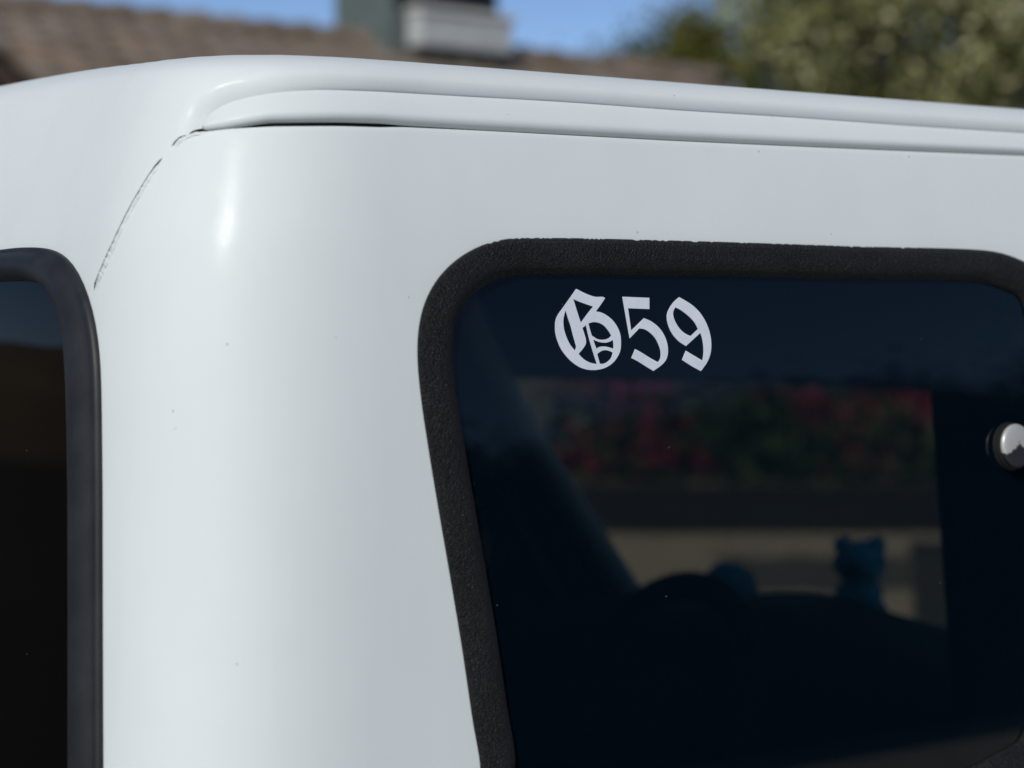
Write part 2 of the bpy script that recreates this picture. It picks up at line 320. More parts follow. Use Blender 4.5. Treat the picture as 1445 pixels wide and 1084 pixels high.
# ------------------------------------------------------------ the vehicle
car=empty('parked_suv',(1.6,W/2,0),'white SUV with tinted windows, black window seals and a lettered decal','suv')
SC=-(LE/2+W/2-EX)
def surfU(q,v,off=0.):
    q=np.asarray(q,float); left=q<SC; s=np.where(left,2*SC-q,q)
    P=surf(s,v); 
    if np.any(off): P=P+normal(s,v)*np.asarray(off)[...,None]
    P[...,1]=np.where(left,W-P[...,1],P[...,1]); return P
def xw(y,z): return 1.68-.19*((y-.72)/.63)**2-.72*(z-.98)
seam=np.array(SEAM)
SB,SA,SD,ST=[float(seam[i,0]) for i in (0,7,9,13)]      # seam: start under the rear seal, end of the long crack, start of the short one, nose of the moulding
_NEW=[SB,SA,SD,ST,float(seam[17,0]),float(seam[19,0]),1.5]; _CAN=[-.1638,-.0668,-.0538,-.0253,.0468,.118,1.5]
canon=lambda s: np.interp(s,_NEW,_CAN)
TD=ST+.0253
def vsplit(s):
    return np.interp(s,seam[:,0],seam[:,1])
jit=relax(rng.normal(0,1,4000),1); jit2=relax(rng.normal(0,1,4000),3)
def jag(s,amp): 
    u=(np.asarray(s)+.3)*1000; return amp*(np.interp(u,np.arange(4000),jit2)*1.2+np.interp(u*2.3,np.arange(4000),jit)*.5)
def gapw(s):
    s=canon(np.asarray(s,float))
    g=np.interp(s,[-.164,-.150,-.10,-.074,-.0672,-.0655,-.0560,-.0535,-.048,-.03,-.026,-.010,.02,.105,.125,.2,2],[.0036,.0034,.0030,.0024,.0012,0,0,.0018,.0016,.0006,.0012,.0014,.0044,.0043,.0026,.0021,.0021])
    return g
m_top=catmull(M_TOP,n=10); m_bot=np.array(M_BOT)
def scoop(s,v):
    """depth of the channel pressed into the roof edge above the drip moulding"""
    nose=np.array([[ST-.0007,float(vsplit(ST))+.0018],[ST-.0047,float(vsplit(ST))+.0043],[m_top[0,0],m_top[0,1]]]); L=np.vstack([nose,m_top[3:],[[1.9,1.6119]]])
    e=np.full(s.shape,9.); 
    for a,b in zip(L[:-1],L[1:]):
        d=b-a; t=np.clip(((s-a[0])*d[0]+(v-a[1])*d[1])/(d@d),0,1)
        e=np.minimum(e,np.hypot(s-a[0]-t*d[0],v-a[1]-t*d[1]))
    vt=np.interp(s,L[3:,0],L[3:,1]); ins=(s>ST-.0047)&(v<vt)
    e=np.where(ins,0,e)
    sc_=canon(s); w=np.interp(sc_,[-.06,-.03,.02,.08,.3],[.0205,.0190,.0150,.0115,.0105]); D=np.interp(sc_,[-.06,-.032,-.01,.05,.1],[.0085,.0095,.0105,.0105,.0100])
    t=np.clip(1-e/w,0,1)
    rnd=np.interp(sc_,[-.02,.05,.10],[0,.6,.85]); d=D*((1-rnd)*t*t*(1.7-.7*t)+rnd*(1-np.sqrt(np.clip(1-t*t,0,1))))
    d=d*np.where(ins&(s>.0),1.25,1)
    return np.where(s>-.2,d,0)
def finish(name,P,F,keep,matl,parent=car,sharp=None):
    F=F[keep]; used=np.unique(F); mp=np.full(len(P),-1); mp[used]=np.arange(len(used))
    return link(name,mesh(name,P[used],mp[F],True,sharp),matl,parent)
def in_cut(P,F,extra=0.):
    c=P[F].mean(1); return c[:,0]<xw(c[:,1],c[:,2])+extra
# rear window outline (q,v): right half then mirrored
rin=np.array(REAR_IN)[::-1]      # bottom right going up and left
bx=float(rin[0,0]); half=np.vstack([[[-.62,.945],[-.26,.945],[bx-.055,.948],[bx-.022,.960],[bx-.003,.985],[bx+.004,1.03]],rin,[[-.62,1.4615]]])
rear_in=relax(resample(catmull(np.vstack([half,np.stack([2*SC-half[::-1,0],half[::-1,1]],-1)]),True,6),420),6)
# side window outline (s,v), counter-clockwise seen from outside: left going up first
win_pts=np.vstack([np.array(WIN_INL)[::-1],WIN_IN,[(.822,1.442),(.833,1.415),(.838,1.38),(.8385,1.3),(.838,1.2),(.835,1.13),(.825,1.095),(.81,1.078)],np.array(WIN_INR)[::-1],[(.66,1.044),(.5,1.041),(.35,1.040),(.285,1.0405),(.262,1.046),(.249,1.06),(.2425,1.08)]])
side_in=relax(resample(catmull(win_pts,True,8),900),16)
def offset_loop(P,w):
    t=np.roll(P,-1,0)-np.roll(P,1,0); t/=np.linalg.norm(t,axis=1)[:,None]
    a=.5*np.sum(P[:,0]*np.roll(P[:,1],-1)-np.roll(P[:,0],-1)*P[:,1])
    n=np.stack([t[:,1],-t[:,0]],-1)*(1 if a>0 else -1)
    wv=np.interp(np.abs(n[:,0]),[0,1],[w[0],w[1]]) if isinstance(w,tuple) else w
    Q=P+n*np.asarray(wv)[...,None] if np.ndim(wv) else P+n*wv
    return Q
side_out=relax(offset_loop(side_in,(.0272,.0345)),6); side_mid=(side_in+side_out)/2
ro=np.array(REAR_OUT)[::-1]; bo=float(ro[0,0])
ro=np.vstack([[[-.62,.905],[-.26,.905],[bo-.06,.908],[bo-.018,.925],[bo+.002,.96],[bo+.005,1.03]],ro,[[-.62,1.4945]]])
ro=catmull(np.vstack([ro,np.stack([2*SC-ro[::-1,0],ro[::-1,1]],-1)]),True,6)
def cast_width(P,poly):
    t=np.roll(P,-1,0)-np.roll(P,1,0); t/=np.linalg.norm(t,axis=1)[:,None]; a=.5*np.sum(P[:,0]*np.roll(P[:,1],-1)-np.roll(P[:,0],-1)*P[:,1])
    n=np.stack([t[:,1],-t[:,0]],-1)*(1 if a>0 else -1); A=poly; B=np.roll(poly,-1,0); out=np.full(len(P),.045)
    for i in range(len(P)):
        e=B-A; den=n[i,0]*e[:,1]-n[i,1]*e[:,0]; den=np.where(abs(den)<1e-12,1e-12,den); w=A-P[i]
        k=(w[:,0]*e[:,1]-w[:,1]*e[:,0])/den; u=(w[:,0]*n[i,1]-w[:,1]*n[i,0])/den; ok=(u>=0)&(u<=1)&(k>0)&(k<.12)
        if ok.any(): out[i]=k[ok].min()
    return relax(out[:,None],8)[:,0]
rear_out=relax(offset_loop(rear_in,cast_width(rear_in,ro)),6); rear_mid=(rear_in+rear_out)/2
# -- roof panel (rear face, roof skin)
sf=lambda a,b,st: np.arange(a,b-1e-9,st)
S_r=np.r_[sf(SC,-.30,.02),sf(-.30,-.20,.006),sf(-.20,SB-.0004,.003),sf(SB,-.08,.0012),sf(-.08,.02,.0009),sf(.02,.12,.002),sf(.12,.9,.006),sf(.9,1.36,.03)]
q=np.r_[S_r[::-1],(2*SC-S_r)[1:]]
def roof_rows(q):
    s=np.where(q<SC,2*SC-q,q); vl=np.where(s<SB-1e-6,float(vsplit(SB)),vsplit(s)+gapw(s)/2+np.where(s<ST,jag(s,.00020),0)*(gapw(s)>1e-5))
    Z=np.linspace(0,1,60)[:-1]; A=np.linspace(0,1,105); B=np.linspace(0,1,26)[1:]**1.4
    return s,np.concatenate([.90+(vl[:,None]-.90)*Z[None],vl[:,None]+(1.662-vl[:,None])*A[None],np.repeat((1.662+(2.2299-1.662)*B)[None],len(q),0)],1)
s_,V=roof_rows(q); Q=np.repeat(q[:,None],V.shape[1],1); Sg=np.repeat(s_[:,None],V.shape[1],1)
off=-scoop(Sg,V)
P=surfU(Q,V,off); F=grid_faces(*P.shape[:2],flip=True); Pf=P.reshape(-1,3)
qc=Q.reshape(-1)[F].mean(1); sc=Sg.reshape(-1)[F].mean(1); low=(F%V.shape[1]).min(1)<59; vc=V.reshape(-1)[F].mean(1)
keep=~inside(qc,vc,rear_mid)&in_cut(Pf,F)&~(low&(sc>SB-1e-5))
# edge return turned inwards along the seam and gap
li=np.array([surfU(q,V[:,59],off[:,59]),surfU(q,V[:,59],off[:,59]-.011*(gapw(s_)>1e-5)-1e-4)]).transpose(1,0,2)
Fl=grid_faces(len(q),2); kl=(s_[Fl//2].mean(1)>SB)&in_cut(li.reshape(-1,3),Fl)
F=np.vstack([F,Fl+len(Pf)]); Pf=np.vstack([Pf,li.reshape(-1,3)]); keep=np.r_[keep,kl]
cx_=np.linspace(.60,1.24,9); cy_=np.linspace(.60,W-.60,5); cs_=np.array([(x,y,1.6692) for x in cx_ for y in cy_]); Fc=grid_faces(9,5)
F=np.vstack([F,Fc+len(Pf)]); Pf=np.vstack([Pf,cs_]); keep=np.r_[keep,np.ones(len(Fc),bool)]
roof=finish('roof_panel',Pf,F,keep,M_PAINT,sharp=38)
# -- right quarter panel
s=np.r_[sf(SB,-.02,.0011),sf(-.02,.15,.003),sf(.15,.90,.005)]
top=vsplit(s)-gapw(s)/2+np.where(s<ST,jag(s,.00020),0)*(gapw(s)>1e-5)
A=1-(1-np.linspace(0,1,150))**1.25
V=.90+(top[:,None]-.90)*A[None]; Sg=np.repeat(s[:,None],V.shape[1],1)
edge=np.clip((V-top[:,None])/.0035+1,0,1)          # rolled top edge
P=surf(Sg,V)-normal(Sg,V)*(.0008*edge**2*(gapw(s)>1e-5)[:,None])[...,None]
lipb=surf(s,top)-normal(s,top)*(.0009+.012*(gapw(s)>1e-5))[:,None]
P=np.concatenate([P,lipb[:,None]],1); Vx=np.concatenate([V,top[:,None]],1); Sx=np.concatenate([Sg,s[:,None]],1)
F=grid_faces(*P.shape[:2]); Pf=P.reshape(-1,3)
keep=~inside(Sx.reshape(-1)[F].mean(1),Vx.reshape(-1)[F].mean(1),side_mid)&~inside(Sx.reshape(-1)[F].mean(1),Vx.reshape(-1)[F].mean(1),rear_mid)
link_q=finish('quarter_panel',Pf,F,keep,M_PAINT,sharp=38)
# -- doors and left hand side
door_in=relax(resample(catmull(np.array([(.955,1.03),(.955,1.25),(.958,1.39),(.972,1.425),(.995,1.428),(1.03,1.395),(1.10,1.305),(1.19,1.18),(1.265,1.07),(1.265,1.04),(1.24,1.025),(1.1,1.02)]),True,8),240),5)
door_mid=offset_loop(door_in,.012)
def flank(name,s0,s1,left,holes,matl,off=0.,st=.012,vmax=1.583):
    s=np.linspace(s0,s1,int((s1-s0)/st)); v=np.linspace(.905,vmax,70); S_,V_=np.meshgrid(s,v,indexing='ij')
    P=surfU(2*SC-S_ if left else S_,V_,np.full(S_.shape,off)); Pf=P.reshape(-1,3); F=grid_faces(*P.shape[:2],flip=left)
    k=in_cut(Pf,F)
    for h in holes: k&=~inside(S_.reshape(-1)[F].mean(1),V_.reshape(-1)[F].mean(1),h)
    return finish(name,Pf,F,k,matl)
flank('front_door',.905,1.52,False,[door_mid],M_PAINT)
flank('front_door',.905,1.52,True,[door_mid],M_PAINT)
flank('quarter_panel',-.1625,.90,True,[side_mid],M_PAINT)
# inner lining of the cabin
s=np.r_[sf(SC,-.18,.02),sf(-.18,.0,.01),sf(.0,1.52,.012)]; q=np.r_[s[::-1],(2*SC-s)[1:]]
v=np.r_[np.linspace(.905,1.66,76),np.linspace(1.68,2.2299,16)]; Qg,Vg=np.meshgrid(q,v,indexing='ij')
Pl=surfU(Qg,Vg,np.full(Qg.shape,-.026)); Pf=Pl.reshape(-1,3); F=grid_faces(*Pl.shape[:2])
qc=Qg.reshape(-1)[F].mean(1); vc=Vg.reshape(-1)[F].mean(1); sc=np.where(qc<SC,2*SC-qc,qc)
k=in_cut(Pf,F,-.03)&~inside(qc,vc,rear_in)
for h in (side_in,door_in): k&=~inside(sc,vc,h)
finish('cabin_lining',Pf,F,k,M_DARK)
# -- seals swept round the windows
def sweep(name,inner,outer,prof_,matl,parent,left=False,qspace=False,sharp=None,nicks=False):
    n=len(inner); t=np.array([a for a,_ in prof_]); h=np.array([b for _,b in prof_])
    L=outer[:,None]+(inner-outer)[:,None]*t[None,:,None]
    if nicks:
        e=jag(np.arange(n)*.0031,1.); e=(np.random.default_rng(4).uniform(0,1,n)<.30)*np.random.default_rng(6).uniform(.3,1,n)*(outer[:,1]>1.492)*(np.abs(outer[:,0]-.44)<.24)
        k=(t<.05)&(t>=0); L[:,k]+=((inner-outer)/np.linalg.norm(inner-outer,axis=1)[:,None]*(e*.0009)[:,None])[:,None]
    Sx,Vx=L[...,0],L[...,1]; H=np.repeat(h[None],n,0)
    P=surfU(Sx if (qspace or not left) else 2*SC-Sx,Vx,H)
    fl=np.sum(inner[:,0]*np.roll(inner[:,1],-1)-np.roll(inner[:,0],-1)*inner[:,1])>0
    F=grid_faces(n,len(t),wrap_u=True,flip=(fl==left))
    return link(name,mesh(name,P.reshape(-1,3),F,True,sharp),matl,parent)
def pane(name,loop,off,matl,left=False,step=.012,parent=car):
    a=loop.min(0)-.004; b=loop.max(0)+.004
    s=np.linspace(a[0],b[0],int((b[0]-a[0])/step)); v=np.linspace(a[1],b[1],int((b[1]-a[1])/step))
    S_,V_=np.meshgrid(s,v,indexing='ij'); P=surfU(2*SC-S_ if left else S_,V_,np.full(S_.shape,off))
    F=grid_faces(*P.shape[:2],flip=left); k=inside(S_.reshape(-1)[F].mean(1),V_.reshape(-1)[F].mean(1),loop)
    return finish(name,P.reshape(-1,3),F,k,matl,parent)
SIDE_PROF=[(-.01,-.004),(0,.0008),(.02,.0022),(.07,.0034),(.18,.0050),(.34,.0062),(.52,.0064),(.68,.0052),(.82,.0025),(.93,-.0010),(.985,-.0036),(1.0,-.0060),(1.0,-.012)]
REAR_PROF=[(-.01,-.004),(0,.001),(.02,.0042),(.06,.0052),(.10,.0052),(.13,.0060),(.18,.0075),(.25,.0100),(.34,.0116),(.40,.0124),(.52,.0120),(.62,.0104),(.68,.006),(.72,-.002),(.74,-.010)]
side_glass=pane('side_window',side_mid,-.006,M_TINT)
sweep('window_seal',side_in,side_out,SIDE_PROF,M_SEAL,side_glass,nicks=True)
rear_glass=pane('rear_window',rear_mid*.55+rear_out*.45 if False else rear_mid,-.004,M_TINTR,step=.02)
sweep('window_seal',rear_in,rear_out,REAR_PROF,M_SEALR,rear_glass,qspace=True)
lg=pane('side_window',side_mid,-.006,M_TINTL,True,.03); sweep('window_seal',side_in,side_out,SIDE_PROF,M_SEAL,lg,left=True)
for left in (False,True):
    dg=pane('door_window',door_mid,-.006,M_TINTL if left else M_TINT,left,.03); sweep('window_seal',door_in,offset_loop(door_in,.024),SIDE_PROF,M_SEAL,dg,left=left)
# -- drip moulding with rounded nose
st=np.r_[np.linspace(-.0312,-.020,18)+TD,np.linspace(-.018+TD,.12,60),np.linspace(.13,.965,60)]; lo_=st-TD
vt0=float(vsplit(ST))
mt=np.interp(st,m_top[2:,0],m_top[2:,1]); mt=np.where(lo_<-.029,np.interp(lo_,[-.0312,-.0305,-.029],[vt0+.0086,vt0+.0113,np.interp(-.029+TD,m_top[2:,0],m_top[2:,1])]),mt)
mb=vsplit(st)+gapw(st)/2+.0002; mb=np.where(lo_<-.024,np.interp(lo_,[-.0312,-.0304,-.028,-.024],[vt0+.0048,vt0+.0028,vt0+.0014,float(vsplit(-.024+TD))+.0006]),mb)
fall=np.interp(lo_,[-.0312,-.0308,-.0298,-.0275,-.0235,-.018],[.0060,.0042,.0026,.0012,.0003,0])
prof_m=[(0.,-.0110,0),(0.,-.0068,0),(.05,-.0062,0),(.35,-.0030,0),(.60,-.0006,.15),(.72,.0006,.4),(.80,.0009,.7),(.86,.0005,.9),(.92,-.0006,1),(.97,-.0024,1),(1.,-.0052,1),(1.,-.0105,1)]
rows=[]
for t,h,_ in prof_m:
    dp=np.interp(st-TD,[-.03,.03,.08],[.55,.9,1.])
    hh=np.where(h<0,h*dp,h)-fall+.0006
    rows.append(surf(st,mt+(mb-mt)*t)+normal(st,mt+(mb-mt)*t)*hh[:,None])
P=np.stack(rows,1); F=grid_faces(*P.shape[:2],flip=True); Pm=P.reshape(-1,3)
F=[list(f) for f in F.tolist()]; F.append(list(range(len(prof_m))))
link('drip_moulding',mesh('drip_moulding',Pm,F,True,55),M_PAINT,car)
Pm2=Pm.copy(); Pm2[:,1]=W-Pm2[:,1]; link('drip_moulding',mesh('drip_moulding',Pm2,[f[::-1] for f in F],True,55),M_PAINT,car)
# black backing that paints deep shade into the gap and seam cracks
st=np.r_[np.linspace(SB,SA,90),np.linspace(SD-.0006,.965,300)]; dd=np.interp(st-TD,[-.03,-.01],[0,1])
P=np.stack([surf(st,vsplit(st)+dv)+normal(st,vsplit(st))*(h0+(h1-h0)*dd)[:,None] for dv,h0,h1 in((-.004,-.004,-.0095),(-.002,-.0026,-.006),(.002,-.0024,-.0050),(.004,-.004,-.0095))],1)
n_=90*4; F=grid_faces(*P.shape[:2],flip=True); F=F[(F//4).min(1)!=89]; P=P
link('gap_shade_strip',mesh('gap_shade_strip',P.reshape(-1,3),F),M_GAP,car)
# -- sealant bead beside the cracked seam
def bead(s0,s1,width,h0,n,seed,side=-1):
    r=np.random.default_rng(seed); st=np.linspace(s0,s1,n); ct=np.stack([st,vsplit(st)+jag(st,.00020)],-1)
    t=np.gradient(ct,axis=0); t/=np.linalg.norm(t,axis=1)[:,None]; nn=np.stack([t[:,1],-t[:,0]],-1)
    fr=np.array([0.22,.26,.25,.5,.75,.90,.97,1.]); hs=np.array([-.3,.7,1.,.75,.70,.9,.55,-.15])
    wv=width*np.linspace(1.45,.85,n)*(1+.10*relax(r.normal(0,1,n),4)); taper=np.clip(np.minimum(np.arange(n),np.arange(n)[::-1])/10,0,1)
    hb=h0*(1+.5*relax(r.normal(0,1,n),2))
    L=ct[:,None]+nn[:,None]*(wv[:,None]*fr[None])[...,None]
    H=hb[:,None]*hs[None]*taper[:,None]+relax(r.normal(0,.00010,(n,len(fr))),1)*(hs>.2)
    P=surf(L[...,0],L[...,1])+normal(L[...,0],L[...,1])*H[...,None]
    return P.reshape(-1,3),grid_faces(n,len(fr),flip=True)
b=MB(); b.add(*bead(SB+.0003,SA-.003,.0048,.0010,150,1)); b.add(*bead(SD,ST-.002,.0032,.0009,60,5)); b.build('seam_sealant',M_SEALANT,car,True)
# -- lettering on the side window
def corner_smooth(poly,n=5):
    P=np.array(poly); N_=len(P); out=[]
    ang=[]
    for i in range(N_):
        a=P[i]-P[i-1]; b_=P[(i+1)%N_]-P[i]
        ang.append(abs(math.degrees(math.atan2(a[0]*b_[1]-a[1]*b_[0],a@b_))))
    cs=[i for i in range(N_) if ang[i]>40]
    if not cs: return catmull(P,True,n)
    for a,b_ in zip(cs,cs[1:]+[cs[0]+N_]):
        seg=np.array([P[k%N_] for k in range(a,b_+1)])
        out.append(catmull(seg,False,n)[:-1] if len(seg)>2 else seg[:-1])
    return np.vstack(out)
for polys,nm,lb in zip(LETTERS,('decal_letter','decal_numeral','decal_numeral'),('white blackletter G','white blackletter 5','white blackletter 9')):
    loops=[corner_smooth(p) for p in polys]
    tris=tessellate_polygon([[Vector((a,b_,0)) for a,b_ in L] for L in loops])
    A=np.vstack(loops); n=len(A)
    top=surf(A[:,0],A[:,1])+normal(A[:,0],A[:,1])*(-.0054); bot=surf(A[:,0],A[:,1])+normal(A[:,0],A[:,1])*(-.0059)
    F=[]
    for t in tris:
        a,b_,c=[top[k] for k in t]; nn=np.cross(b_-a,c-a); F.append(list(t) if nn[1]<0 else list(t)[::-1])
    k0=0
    for L in loops:
        m_=len(L); F+= [[k0+i,k0+(i+1)%m_,n+k0+(i+1)%m_,n+k0+i] for i in range(m_)]; k0+=m_
    o=link(nm,mesh(nm,np.vstack([top,bot]),F,False),M_DECAL,side_glass); o['label']=lb
# -- window latch knob (metal cap, dark below a ragged line, over rubber washers)
ks,kv=KNOB
kp=Vector(surf(ks,kv)[()]); kn=Vector(normal(ks,kv)[()])
def lathe(prof,n=40):
    a=Vector((1,0,0)); a=(a-kn*a.dot(kn)).normalized(); b_=kn.cross(a)
    V=[];F=[]
    for r,h in prof:
        for k in range(n): V.append(kp+kn*h+(a*math.cos(2*math.pi*k/n)+b_*math.sin(2*math.pi*k/n))*r)
    for i in range(len(prof)-1):
        for k in range(n): F.append((i*n+k,i*n+(k+1)%n,(i+1)*n+(k+1)%n,(i+1)*n+k))
    F.append(tuple((len(prof)-1)*n+k for k in range(n)))
    return V,F
mc=mat('two_tone_metal_cap',(.62,.60,.56),.38,.5,.3); g=N(mc); v=g.coord()
base=g.noise(v,55,5,.7); sx=g.n('SeparateXYZ'); cc=g.coord(); g.l(cc,sx.inputs[0])
hgt=g.math('ADD',g.math('MULTIPLY',g.math('SUBTRACT',sx.outputs[2],kp.z+.001),55),g.math('MULTIPLY',g.math('SUBTRACT',base.outputs[0],.5),2.2))
hgt=g.math('ADD',hgt,g.math('MULTIPLY',g.math('SUBTRACT',sx.outputs[0],kp.x+.004),-14))
fac=g.math('LESS_THAN',hgt,0)
g.l(g.mix(fac,(.50,.485,.455),(.012,.014,.018)),g.p.inputs['Base Color']); g.l(g.math('SUBTRACT',.30,g.math('MULTIPLY',fac,.30)),g.p.inputs['Metallic'])
g.l(g.math('ADD',.36,g.math('MULTIPLY',fac,.2)),g.p.inputs['Roughness'])
knob=link('latch_knob',mesh('latch_knob',*lathe([(.0185,.0005),(.0194,.0015),(.0196,.0030),(.0190,.0044),(.0168,.0055),(.012,.0062),(.006,.0066),(.001,.0067)]),True,60),mc,car); knob['label']='metal cap with a ragged dark lower part'
link('washer',mesh('washer',*lathe([(.0214,-.006),(.0218,-.0052),(.0214,-.0038),(.0203,-.0034),(.0202,-.0024),(.0209,-.0020),(.0209,-.0006),(.0202,.0000),(.0186,.0002),(.0186,.0008)]),True,40),M_BLACK,knob)
# -- windscreen, pillars, header band
def ws_grid(z0,z1,inset,ny=40,nz=16,dx=0.):
    z=np.linspace(z0,z1,nz); T=np.linspace(-1,1,ny); P=[]
    for t in T:
        for zz in z:
            hw=.72-float(prof(min(zz,1.6))[1])-inset; y=.72+t*hw; P.append((xw(y,zz)+dx,y,zz))
    return np.array(P),grid_faces(ny,nz)
P,F=ws_grid(.92,1.59,.035); screen=link('windscreen',mesh('windscreen',P,F),M_CLEAR,car)
b=MB(); P,F=ws_grid(1.337,1.585,.03,dx=-.006); b.add(P,F)
for y in np.arange(.14,1.31,.0105):
    for r_,zz in ((.0026,1.3335),(.0018,1.3285)):
        ring=[(xw(y,zz)-.006-.72*r_*math.sin(k*math.pi/3),y+r_*math.cos(k*math.pi/3),zz+r_*math.sin(k*math.pi/3)) for k in range(6)]
        b.add(ring,[(0,1,2,3,4,5)])
b.build('shade_band',M_DARK,screen)
for sgn in (-1,1):
    zs=np.linspace(.90,1.575,18); pts=[]
    for zz in zs:
        hw=.72-float(prof(min(zz,1.6))[1])-float(np.interp(zz,[.95,1.26],[.122,.081])); y=.72+sgn*hw; pts.append((xw(y,zz)-.015,y,zz))
    o=MB().tube(pts,.025,14).build('windscreen_pillar',M_TRIM,car,True)
    zs=np.linspace(.90,1.575,18); pts=[]
    for zz in zs:
        hw=.72-float(prof(min(zz,1.6))[1])-float(np.interp(zz,[.95,1.26],[.075,.046])); y=.72+sgn*hw; pts.append((xw(y,zz)-.012,y,zz))
    MB().tube(pts,[.046-.012*k/17 for k in range(18)],14).build('pillar_lining',M_DARK,car,True)
    zs=np.linspace(.90,1.575,18); pts=[]
    for zz in zs:
        hw=.72-float(prof(min(zz,1.6))[1])-.018; y=.72+sgn*hw; pts.append((xw(y,zz)+.004,y,zz))
    MB().tube(pts,.030,14).build('pillar_cover',M_PAINT,car,True)
# -- lower body, bonnet, floor and wheels
def lower(name,left):
    s=np.r_[np.linspace(SC,-.1,20),np.linspace(-.09,.1,16),np.linspace(.12,3.1,40)]; v=np.linspace(0,1,14); P=[]
    for a in s:
        for t in v:
            z=.30+.612*t; p=surfU(2*SC-a if left else a,.905); o_=.018*math.sin(t*math.pi)+.03*(t-1)
            n=normal(a,.905); n=n*np.array([1,-1 if left else 1,1])
            bx=p+n*np.array([1,1,0])*o_; zz=z if a<1.5 else .30+(.612-.075*min(1,(a-1.5)/.4))*t
            P.append((bx[0],bx[1],zz))
    return link(name,mesh(name,P,grid_faces(len(s),len(v),flip=left)),M_PAINT,car)
lower('body_side',False); lower('body_side',True)
hood=MB()
xs=np.linspace(0,1,14); ys=np.linspace(0,1,15); P=[]
for a in xs:
    for t in ys:
        y=-.058+(W+.116)*t; x0=xw(min(max(y,.09),1.35),.93)-.02; x=x0+(3.16-.10*abs(2*t-1)**3-x0)*a
        e=abs(2*t-1); P.append((x,y,.885-.05*a-.045*e**6-.02*a**4))
hood.add(P,grid_faces(14,15)); 
P=[(3.12-.10*abs(2*t-1)**3+.03*math.sin(u*math.pi),-.045+(W+.09)*t,.30+.50*u) for t in ys for u in np.linspace(0,1,8)]
hood.add(P,grid_faces(15,8,flip=False)); hood.build('bonnet',M_PAINT,car,True)
MB().box((1.55,.72,.34),(3.0,1.38,.06)).build('floor_pan',M_BLACK,car)
MB().box((1.62,.72,.62),(.05,1.46,.60)).build('bulkhead',M_BLACK,car)
for x in (.62,2.72):
    for y,sg in ((-.02,-1),(W+.02,1)):
        b=MB(); n=36; pr=[(.20,-.08),(.30,-.085),(.325,-.06),(.33,0),(.325,.06),(.30,.085),(.20,.08)]
        V_=[(x+r*math.cos(2*math.pi*k/n),y+h,.33+r*math.sin(2*math.pi*k/n)) for r,h in pr for k in range(n)]
        F_=[(i*n+k,i*n+(k+1)%n,(i+1)*n+(k+1)%n,(i+1)*n+k) for i in range(len(pr)-1) for k in range(n)]
        wh=b.add(V_,F_).build('wheel',M_TYRE,car,True)
        b=MB(); pr=[(.20,.07),(.19,.05),(.12,.045),(.06,.065),(.001,.066)]
        V_=[(x+r*math.cos(2*math.pi*k/n),y+sg*h,.33+r*math.sin(2*math.pi*k/n)) for r,h in pr for k in range(n)]
        F_=[(i*n+k,i*n+(k+1)%n,(i+1)*n+(k+1)%n,(i+1)*n+k) for i in range(len(pr)-1) for k in range(n)]
        b.add(V_,F_).build('rim',M_RIM,wh,True)
# -- cabin: dashboard, steering wheel, seats
P=[]; ny=40
dp=[(1.0,.005,0.90),(1.0,-.012,.975),(1.0,-.06,.982),(1.0,-.22,.975),(1.0,-.30,.955),(1.0,-.33,.92),(1.0,-.30,.75),(1.0,-.25,.55)]
for i in range(ny):
    t=-1+2*i/(ny-1); y=.72+t*.655
    hump=.034*math.exp(-((y-1.04)/.17)**2)
    for k,(_,dx,z) in enumerate(dp): P.append((xw(y,.98)-.012+dx,y,z+(hump if 2<=k<=4 else 0)))
MB().add(P,grid_faces(ny,len(dp))).build('dashboard',M_BLACK,car,True)
cw=Vector((1.235,1.015,.885)); ax=Vector((-.90,0,.44)).normalized(); u1=Vector((0,1,0)); u2=ax.cross(u1); u2=u2 if u2.z>0 else -u2
ring=[cw+(u1*math.cos(2*math.pi*k/48)+u2*math.sin(2*math.pi*k/48))*.180 for k in range(49)]
sw=MB().tube(ring,.022,12,cap=False).build('steering_wheel',M_BLACK,car,True)
b=MB(); b.ell(cw+ax*-.01,(.06,.075,.06),20,12)
for a in (200,340,270): b.tube([cw-ax*.01,cw+(u1*math.cos(math.radians(a))+u2*math.sin(math.radians(a)))*.176],[.026,.014],8)
b.tube([cw-ax*.02,cw-ax*.30],[.035,.045],12); b.build('hub',M_BLACK,sw,True)
def seat(x,y,rec,hw,top,matl):
    M_=Matrix.Rotation(rec,4,'Y')
    root=MB().rbox((x+.26,y,.50),(.50,hw*2,.16),.05,4).build('seat',matl,car,True)
    pw=lambda p: Vector((p.x+.015*math.cos(p.y/hw*1.4),p.y*(1-.22*smoothstep(.05,.42,np.array(p.z))),p.z))
    ht=top-.56
    MB().rbox(Vector((x,y,.56))+M_@Vector((0,0,ht/2)),(.13,hw*2,ht),.055,5,M_,pw).build('backrest',matl,root,True)
seat(.86,1.05,math.radians(-10),.24,1.34,M_SEAT)
seat(1.30,.255,math.radians(-9),.19,1.42,M_SEAT)
MB().rbox((.40,.72,.70),(.16,1.10,.52),.06,4).build('rear_bench',M_SEAT,car,True)
